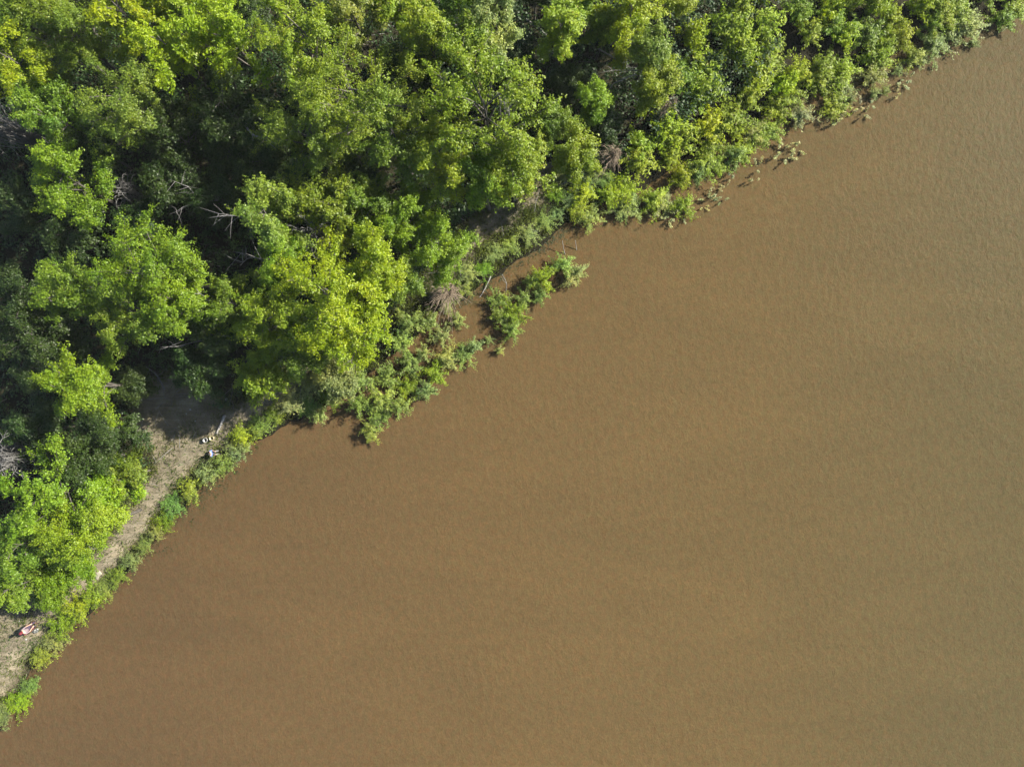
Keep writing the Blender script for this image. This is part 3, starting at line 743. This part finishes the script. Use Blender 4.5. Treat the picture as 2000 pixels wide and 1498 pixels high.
log("islet_stick", [(1104, 506, 0.5), (1099, 490, 0.9), (1096, 476, 1.2)], 0.035, 0.02, M_GREY, "left bare stick standing up from the islet", "stick", 0, 14)
log("islet_stick", [(1126, 505, 0.4), (1124, 490, 0.8), (1121, 475, 1.1)], 0.035, 0.02, M_GREY, "right bare stick standing up from the islet", "stick", 0, 15)
log("islet_stick", [(988, 572, 0.6), (990, 556, 1.0), (981, 541, 1.3)], 0.035, 0.02, M_GREY, "bare stick rising from the upper left of the islet", "stick", 1, 16)
log("stick", [(407, 866, 0.0), (411, 868, 0.0), (416, 871, 0.0)], 0.022, 0.016, M_BARK, "short dark stick on the path just below the white bucket", "stick", 0, 17)
log("split_wood", [(845.5, 378, 0.2), (847, 373, 0.25), (852, 371, 0.25)], 0.09, 0.06, M_PALE, "pale crooked split wood in the black clearing, left piece", "wood", 0, 18)
log("split_wood", [(853, 371, 0.25), (855, 374, 0.22), (858, 378, 0.2)], 0.07, 0.11, M_PALE, "pale flared split wood in the black clearing, right piece", "wood", 0, 19)
# ------------------------------------------------------------------ stuff: grass, undergrowth, weeds, twigs
def scatter(n, box, dens, seed):
    r = np.random.default_rng(seed); out = []
    have = 0
    while have < n:
        px = r.uniform(box[0], box[2], n * 3); py = r.uniform(box[1], box[3], n * 3)
        k = (HCAM - 0.8) / FPX; x = (px - 1000) * k; y = -(py - 749) * k
        keep = r.random(len(x)) < dens(x, y)
        out.append(np.stack([x[keep], y[keep]], 1)); have += keep.sum()
    return np.concatenate(out)[:n], r

def blades(name, pts, r, size, spread, mat, lean=0.8, slim=0.12):
    z = hgt(pts[:, 0], pts[:, 1]); ok = z > 0.02; pts = pts[ok]; z = z[ok]; M = len(pts)
    P = np.stack([pts[:, 0], pts[:, 1], z - 0.02], 1)
    L = size * r.uniform(0.5, 1.4, M)[:, None]
    d = unit(np.stack([r.normal(size=M) * lean, r.normal(size=M) * lean, np.ones(M)], 1)); s = unit(np.cross(d, r.normal(size=(M, 3))))
    w = L * slim
    V = np.stack([P - s * w * 0.5, P + s * w * 0.5, P + d * L * 0.6 + s * w * 0.4, P + d * L + np.array((0, 0, -0.12)) * L], 1).reshape(-1, 3)
    return link(name, mesh_np(name, V, np.arange(M * 4).reshape(-1, 4), mat))

dbank = lambda x, y: poly_dist(x, y, BW)
def d_grass(x, y):
    d = dbank(x, y); s = sand_mask(x, y); w = smooth(-0.35, 0.6, wob(x, y, 1.6, 2.0))
    return np.where((d > 0.15), np.clip(smooth(6.5, 2.0, d) * (1 - 0.75 * smooth(0.6, 1, s)) + 0.35 * smooth(0.15, 0.5, s) * (1 - smooth(0.75, 1, s)), 0, 1) * (0.25 + 0.75 * w), 0)
pts, r = scatter(60000, (-60, 330, 1180, 1480), d_grass, 31)
o = blades("bank_grass", pts, r, 0.30, 0.1, M_LEAF, 0.9, 0.14); o.color = (0.085, 0.11, 0.025, 1); tag(o, kind="stuff")
def d_dry(x, y):
    s = sand_mask(x, y); return np.where(dbank(x, y) > 0.5, (1 - 0.85 * smooth(1.0, 0.4, np.abs(poly_dist(x, y, PATH)))) * smooth(0.1, 0.7, s) * (0.3 + 0.7 * smooth(-0.3, 0.5, wob(x, y, 2.2, 4.0))), 0) * 0.9
pts, r = scatter(15000, (-60, 330, 1100, 1420), d_dry, 32)
o = blades("dry_grass", pts, r, 0.22, 0.1, M_LEAF, 1.2, 0.13); o.color = (0.13, 0.125, 0.06, 1); tag(o, kind="stuff")
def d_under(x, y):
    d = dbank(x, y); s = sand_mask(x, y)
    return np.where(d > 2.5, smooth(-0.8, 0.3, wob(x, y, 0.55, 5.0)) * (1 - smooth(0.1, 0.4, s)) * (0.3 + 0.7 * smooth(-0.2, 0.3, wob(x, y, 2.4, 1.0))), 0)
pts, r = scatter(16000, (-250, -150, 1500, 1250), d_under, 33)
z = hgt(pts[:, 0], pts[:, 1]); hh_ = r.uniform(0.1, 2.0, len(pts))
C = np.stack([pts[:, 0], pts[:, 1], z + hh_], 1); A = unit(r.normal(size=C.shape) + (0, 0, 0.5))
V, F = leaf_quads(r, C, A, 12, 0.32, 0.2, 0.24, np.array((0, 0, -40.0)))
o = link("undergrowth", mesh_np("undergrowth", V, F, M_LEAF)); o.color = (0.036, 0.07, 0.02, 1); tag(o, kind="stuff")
pts, r = scatter(900, (-200, -100, 1350, 1150), lambda x, y: np.where(dbank(x, y) > 2.0, 1.0, 0), 34)
W = MB()
for (x, y) in pts:
    zz = float(hgt(x, y)); a_ = r.uniform(0, 6.28); L = r.uniform(0.4, 1.8)
    p0 = np.array((x, y, zz + r.uniform(0.02, 0.5))); p2 = p0 + np.array((cos(a_), sin(a_), r.uniform(-0.1, 0.5))) * L
    W.tube(bez(p0, (p0 + p2) / 2 + r.normal(size=3) * 0.15, p2, 4), np.linspace(0.022, 0.008, 4), 4)
tag(W.build("fallen_twigs", M_GREY), kind="stuff")
WEED = [(1115, 445, 22), (1080, 470, 20), (1045, 492, 18), (1010, 515, 16), (965, 552, 14), (928, 585, 12), (410, 968, 20), (425, 955, 16), (395, 985, 12),
        (335, 1070, 9), (375, 1022, 8), (1140, 430, 14), (455, 925, 10), (310, 1080, 8)]
for (ax, ay), (bx_, by_) in list(zip(BANK[3:12], BANK[4:13])) + list(zip(BANK[18:23], BANK[19:24])):
    q = max(2, int(math.hypot(bx_ - ax, by_ - ay) / 11))
    WEED += [(ax + (bx_ - ax) * t + 6, ay + (by_ - ay) * t + 5, 8) for t in np.arange(q) / q if rng.random() < 0.65]
rr = np.random.default_rng(35); C = []
for px, py, rp in WEED:
    for _ in range(int(rp * 2.6)):
        a_ = rr.normal() * 0.75; b_ = rr.normal() * 0.75
        p = at(px + (a_ * 1.3 + b_ * 0.5) * rp, py + (-a_ * 0.9 + b_ * 0.5) * rp, 0); C.append((p[0], p[1], rr.uniform(0.0, 0.04)))
C = np.array(C); V, F = leaf_quads(rr, C, unit(rr.normal(size=C.shape) * (1, 1, 0.1)), 3, 0.12, 0.02, 0.11, np.array((0, 0, -50.0)), up=2.0, outw=0.0, rnd=0.3, slim=0.35)
V[:, 2] = np.clip(V[:, 2], -0.02, 0.06)
o = link("water_weed", mesh_np("water_weed", V, F, M_LEAF)); o.color = (0.035, 0.055, 0.022, 1); tag(o, kind="stuff")

# ------------------------------------------------------------------ things on the bank
M_WHITE = plain("white_plastic", (0.26, 0.26, 0.25), 0.4, 0.5, 0.1); M_CREAM = plain("cream_plastic", (0.30, 0.27, 0.15), 0.45, 0.5, 0.12)
M_DARKW = plain("bucket_water", (0.03, 0.028, 0.025), 0.1, 0.5, 0.2); M_STEEL = plain("wire", (0.35, 0.35, 0.35), 0.35, 0.6, 0.1)
M_WSTONE = plain("white_board", (0.24, 0.22, 0.17), 0.8, 0.2, 0.2, 4.0); M_BROWN = plain("brown_board", (0.075, 0.04, 0.025), 0.7, 0.3, 0.3)
M_SKIN = plain("skin", (0.42, 0.26, 0.18), 0.5, 0.4, 0.08); M_HAIR = plain("hair", (0.02, 0.017, 0.015), 0.6, 0.4, 0.3)
M_RED = plain("red_cloth", (0.10, 0.014, 0.02), 0.8, 0.2, 0.15); M_PINKW = plain("white_cloth", (0.16, 0.125, 0.14), 0.8, 0.2, 0.06)
M_NAVY = plain("dark_trousers", (0.045, 0.035, 0.06), 0.85, 0.2, 0.25); M_BLUE = plain("blue_cloth", (0.10, 0.15, 0.34), 0.8, 0.2, 0.15)
M_GREYC = plain("grey_trousers", (0.13, 0.13, 0.13), 0.85, 0.2, 0.15); M_SHOE = plain("dark_shoes", (0.03, 0.025, 0.025), 0.6, 0.3, 0.2)
M_BAG = plain("grey_bag", (0.085, 0.09, 0.085), 0.35, 0.6, 0.25, 14.0); M_EYE = plain("eye", (0.05, 0.04, 0.04), 0.2, 0.5, 0.1)

def bucket(px, py, mat, label):
    g = gp(px, py); root = tag(empty("bucket", g), label, "bucket")
    Bm = MB(); Bm.lathe([(0.001, 0.0), (0.135, 0.0), (0.14, 0.02), (0.172, 0.33), (0.188, 0.335), (0.19, 0.355), (0.182, 0.37), (0.158, 0.368), (0.128, 0.09), (0.001, 0.085)], 28)
    Bm.build("body", mat, root, True)
    Wt = MB(); Wt.lathe([(0.001, 0.16), (0.08, 0.161), (0.132, 0.16)], 28); Wt.build("contents", M_DARKW, root)
    Hn = MB(); t = np.linspace(0, pi, 13)
    Hn.tube(np.stack([0.19 * np.cos(t), 0.17 * np.sin(t), 0.345 - 0.06 * np.sin(t)], 1), np.full(13, 0.006), 6); Hn.build("handle", M_STEEL, root, True)
    return root
bucket(404.3, 859, M_WHITE, "white round bucket with a dark hollow standing on the path")
bucket(416.6, 855.5, M_CREAM, "cream yellow bucket standing beside the white one on the path")

def crumple(name, px, py, R, mat, label, cat, seed, flat=0.6):
    r = np.random.default_rng(seed); g = gp(px, py); n, k = 9, 14; V = []
    for i in range(n):
        th = pi * (i + 0.5) / n
        for j in range(k):
            ph = 2 * pi * j / k; q = R * r.uniform(0.68, 1.15)
            V.append((q * sin(th) * cos(ph), q * sin(th) * sin(ph), R * flat * 0.8 + q * flat * cos(th)))
    ii = np.arange(n * k).reshape(n, k); jj = np.roll(ii, -1, 1)
    F = np.stack([ii[:-1], jj[:-1], jj[1:], ii[1:]], -1).reshape(-1, 4)[:, ::-1].tolist()
    V += [(0, 0, R * flat * 1.75), (0, 0, 0)]
    me = bpy.data.meshes.new(name)
    F = [tuple(f) for f in F] + [(n * k, ii[0, j], jj[0, j]) for j in range(k)] + [(n * k + 1, jj[-1, j], ii[-1, j]) for j in range(k)]
    me.from_pydata([tuple(map(float, v)) for v in V], [], [tuple(int(q) for q in f) for f in F]); me.materials.append(mat)
    return tag(link(name, me, loc=tuple(g), rz=r.uniform(0, 6)), label, cat)
crumple("plastic_bag", 71, 1230, 0.24, M_BAG, "pale grey crumpled bag beside the person in the red cap", "bag", 1)
GL = "white litter on the ground"
for i, (px, py, R, lab) in enumerate([
    (303, 703, 0.10, "white scrap of litter below the forked grey branch"), (372, 800, 0.12, "white scrap of litter in the clearing, topmost of a close pair"),
    (364, 808, 0.09, "white scrap of litter in the clearing, lower of a close pair"), (381.5, 822, 0.10, "oblong white scrap of litter in the right of the clearing"),
    (350, 833, 0.08, "tiny white scrap of litter low in the middle of the clearing"), (442, 780, 0.17, "round white scrap of litter under the tree at the clearing's right end"),
    (300, 818, 0.07, "tiny white scrap of litter in the left of the clearing"), (38.5, 1213, 0.10, "white scrap of litter on the ground left of the person in the red cap"),
    (51.5, 1248, 0.10, "white scrap of litter on the ground below the person in the red cap"), (432, 886, 0.08, "white scrap of litter right of the person in blue"),
    (407, 849, 0.07, "white scrap of litter just above the white bucket")]):
    o = crumple("litter", px, py, R * 0.65, M_WHITE, lab, "litter", 20 + i, 0.5); o["group"] = GL
g = gp(193, 1120); Bm = MB(); Bm.box((0, 0, 0.12), (0.30, 0.17, 0.06)); Bm.box((-0.22, -0.14, 0.05), (0.24, 0.12, 0.045), 0.5)
o = Bm.build("white_slab", M_WSTONE, loc=tuple(g), rz=0.6); o.rotation_euler = (0.18, -0.12, 0.6)
bv = o.modifiers.new("bevel", 'BEVEL'); bv.width = 0.02; bv.segments = 2
tag(o, "cream white broken slab lying where the path meets the bright low tree", "slab")

# ------------------------------------------------------------------ people
def skin_mesh(name, verts, edges, rad, mat, sub=2):
    me = bpy.data.meshes.new(name + "_frame"); me.from_pydata([tuple(map(float, v)) for v in verts], edges, [])
    o = bpy.data.objects.new(name + "_frame", me); COL.objects.link(o)
    md = o.modifiers.new("skin", 'SKIN'); md.use_smooth_shade = True
    for d, q in zip(me.skin_vertices[0].data, rad):
        d.radius = (q, q) if not isinstance(q, tuple) else q
    me.skin_vertices[0].data[0].use_root = True
    s = o.modifiers.new("sub", 'SUBSURF'); s.levels = sub; s.render_levels = sub
    dg = bpy.context.evaluated_depsgraph_get(); dg.update()
    res = bpy.data.meshes.new_from_object(o.evaluated_get(dg)); res.name = name
    res.materials.clear(); res.materials.append(mat)
    bpy.data.objects.remove(o)
    return res

def chain(V, E, R, start, pts):
    k = start
    for p, q in pts:
        V.append(np.array(p, float)); R.append(q); E.append((k, len(V) - 1)); k = len(V) - 1
    return k

def person(g, rz, label, seat, lean, shirt, trousers, cap, knee, foot, band=None):
    """seated figure, x is forward; seat = height of the hips"""
    root = tag(empty("person", g, rz), label, "person")
    hip = np.array((0, 0, seat + 0.09)); up = unit(np.array((lean, 0, 1.0)))
    sp = lambda t: hip + up * t
    hand = [np.array((knee[0] - 0.05, s * 0.15, knee[1] + 0.10)) for s in (-1, 1)]
    V, E, R = [hip], [], [(0.15, 0.12)]
    ch = chain(V, E, R, 0, [(sp(0.18), (0.145, 0.11)), (sp(0.36), (0.17, 0.115)), (sp(0.46), (0.13, 0.10))])
    nk = chain(V, E, R, ch, [(sp(0.54), 0.058), (sp(0.60) + (0.02, 0, 0), 0.062)])
    hd = chain(V, E, R, nk, [(sp(0.68) + (0.03, 0, 0), (0.082, 0.095)), (sp(0.76) + (0.02, 0, 0), (0.078, 0.092)), (sp(0.82) + (0.015, 0, 0), 0.05)])
    chain(V, E, R, nk + 1, [(sp(0.675) + (0.135, 0, 0), 0.016)])            # nose
    for s in (-1, 1):
        chain(V, E, R, nk + 1, [(sp(0.68) + (0.01, s * 0.10, 0), 0.018)])    # ears
    arms, legs = [], []
    for s, hnd in zip((-1, 1), hand):
        sh = sp(0.44) + (0, s * 0.19, 0); el = sp(0.20) + (0.08, s * 0.26, 0)
        w = chain(V, E, R, ch, [(sh, 0.062), (el, 0.044), ((el + hnd) / 2, 0.040), (hnd, 0.028)])
        arms.append((sh, el, hnd))
        d = unit(hnd - el); pm = hnd + d * 0.07
        p = chain(V, E, R, w, [(hnd + d * 0.05, (0.036, 0.018)), (pm + d * 0.02, (0.036, 0.016))])
        side = unit(np.cross(d, (0, 0, 1.0)))
        for q, (off, L) in enumerate(((-0.030, 0.060), (-0.010, 0.075), (0.010, 0.070), (0.030, 0.055))):
            b0 = pm + side * off + d * 0.03
            chain(V, E, R, p, [(b0, 0.010), (b0 + d * L * 0.55 - (0, 0, 0.012), 0.009), (b0 + d * L * 0.8 - (0, 0, 0.045), 0.007)])
        chain(V, E, R, w, [(hnd + d * 0.03 - side * s * 0.04, 0.011), (hnd + d * 0.07 - side * s * 0.062 - (0, 0, 0.01), 0.009)])
        hp = hip + (0.02, s * 0.10, -0.01); kn = np.array((knee[0], s * 0.13, knee[1])); an = np.array((foot[0], s * 0.13, 0.09))
        chain(V, E, R, 0, [(hp, 0.10), ((hp + kn) / 2, 0.085), (kn, 0.062), ((kn + an) / 2, 0.056), (an, 0.042)])
        legs.append((hp, kn, an))
    link("body", skin_mesh("body", V, E, R, M_SKIN, 1), root)
    V, E, R = [sp(0.02)], [], [(0.165, 0.135)]
    k = chain(V, E, R, 0, [(sp(0.18), (0.165, 0.13)), (sp(0.36), (0.19, 0.135)), (sp(0.47), (0.14, 0.11))])
    for sh, el, hnd in arms: chain(V, E, R, k - 1, [(sh, 0.078), (sh * 0.3 + el * 0.7, 0.062), (el * 0.75 + hnd * 0.25, 0.056)])
    link("shirt", skin_mesh("shirt", V, E, R, shirt, 1), root)
    V, E, R = [hip + (0, 0, 0.04)], [], [(0.18, 0.155)]
    for hp, kn, an in legs: chain(V, E, R, 0, [(hp, 0.128), ((hp + kn) / 2, 0.10), (kn, 0.078), ((kn + an) / 2, 0.072), (an + (0, 0, 0.03), 0.06)])
    link("trousers", skin_mesh("trousers", V, E, R, trousers, 1), root)
    for hp, kn, an in legs:
        link("shoe", skin_mesh("shoe", [an - (0.04, 0, 0.035), an + (0.06, 0, -0.045), an + (0.17, 0, -0.055)], [(0, 1), (1, 2)], [0.05, 0.045, 0.038], M_SHOE, 2), root)
    hc = sp(0.735) + (0.015, 0, 0)
    if cap is not None:
        Bm = MB(); Bm.lathe([(0.118, 0.0), (0.12, 0.03), (0.105, 0.08), (0.06, 0.115), (0.001, 0.122)], 20, hc + (-0.005, 0, 0.0))
        co = Bm.build("cap", cap, root, True)
        Br = MB(); u = np.linspace(-1.2, 1.2, 11); rows = []
        for rr_ in (0.11, 0.15, 0.195): rows.append(np.stack([hc[0] + rr_ * np.cos(u) * 1.05, hc[1] + 0.115 * np.sin(u) * (1.05 - (rr_ - 0.11)), np.full(11, hc[2] + 0.015 - (rr_ - 0.11) * 0.25)], 1))
        top = np.concatenate(rows); bot = top - (0, 0, 0.008); i3 = np.arange(33).reshape(3, 11)
        f = np.stack([i3[:-1, :-1], i3[1:, :-1], i3[1:, 1:], i3[:-1, 1:]], -1).reshape(-1, 4)
        Br.add(top, f); Br.add(bot, f[:, ::-1]); Br.build("brim", cap, co, True)
    Hm = MB(); Hm.lathe([(0.085, -0.10), (0.112, -0.04), (0.116, 0.02), (0.10, 0.075), (0.055, 0.108), (0.001, 0.114)], 20, hc + (-0.022, 0, -0.005))
    Hm.build("hair", M_HAIR, root, True)
    for s in (-1, 1):
        Ey = MB(); Ey.lathe([(0.001, -0.011), (0.009, -0.006), (0.011, 0), (0.009, 0.006), (0.001, 0.011)], 8, sp(0.695) + (0.112, s * 0.034, 0)); Ey.build("eye", M_EYE, root, True)
    return root

# person in the red cap: sits on a folding chair, facing the middle of the river
g = gp(64, 1224); az = math.atan2(0.69, 0.72)
person(g, az, "person in a red cap and white top sitting on a chair by the lower path", 0.42, -0.18, M_PINKW, M_NAVY, M_RED, (0.44, 0.50), (0.50,))
ch = tag(empty("folding_chair", g, az), "dark brown folding chair under the person in the red cap", "chair")
M_CH = plain("chair_cloth", (0.10, 0.035, 0.035), 0.85, 0.2, 0.2)
q = MB(); q.box((0.08, 0, 0.40), (0.24, 0.25, 0.015)); q.build("seat", M_CH, ch)
q = MB(); q.box((-0.235, 0, 0.66), (0.015, 0.25, 0.24), M=Matrix.Rotation(-0.15, 3, 'Y')); q.build("backrest", M_CH, ch)
for sx, sy in ((-1, -1), (-1, 1), (1, -1), (1, 1)):
    q = MB(); q.tube([(0.08 + sx * 0.22, sy * 0.27, 0.0), (0.06 - sx * 0.20, sy * 0.27, 0.42)], (0.012, 0.012), 6); q.build("leg", M_BROWN, ch)
for sy in (-1, 1):
    q = MB(); q.box((0.02, sy * 0.285, 0.60), (0.27, 0.035, 0.014)); q.tube([(0.24, sy * 0.285, 0.40), (0.24, sy * 0.285, 0.6)], (0.011, 0.011), 6); q.build("armrest", M_BROWN, ch)
gb = gp(68, 1219); bx = tag(empty("wooden_box", gb, az + 0.1), "dark brown open box at the feet of the person in the red cap", "box")
q = MB(); q.box((0, 0, 0.012), (0.20, 0.24, 0.012)); q.build("base", M_BROWN, bx)
for c, h in (((0.21, 0, 0.12), (0.012, 0.25, 0.12)), ((-0.21, 0, 0.12), (0.012, 0.25, 0.12)), ((0, 0.238, 0.12), (0.197, 0.012, 0.12)), ((0, -0.238, 0.12), (0.197, 0.012, 0.12))):
    q = MB(); q.box(c, h); q.build("side_panel", M_BROWN, bx)
# person in blue: sits on the edge of the bank
g = gp(416, 885)
person(g, 0.15, "person in a light blue shirt and grey trousers sitting at the bank below the buckets", 0.06, 0.12, M_BLUE, M_GREYC, None, (0.40, 0.40), (0.55,))
# ------------------------------------------------------------------ thin volume added only to lift the blacks
hz = MB(); hz.box((0, 0, 27.0), (1780, 1780, 31.0))
mh_ = bpy.data.materials.new("added_haze"); mh_.use_nodes = True; nt = mh_.node_tree; nt.nodes.clear()
pv = nt.nodes.new("ShaderNodeVolumePrincipled"); ov = nt.nodes.new("ShaderNodeOutputMaterial")
pv.inputs["Color"].default_value = (0.92, 0.95, 1.0, 1); pv.inputs["Density"].default_value = 0.0001
nt.links.new(pv.outputs[0], ov.inputs["Volume"])
tag(hz.build("added_haze", mh_), kind="stuff")
print("objects", len(bpy.data.objects), "faces", sum(len(o.data.polygons) for o in bpy.data.objects if o.type == 'MESH'))
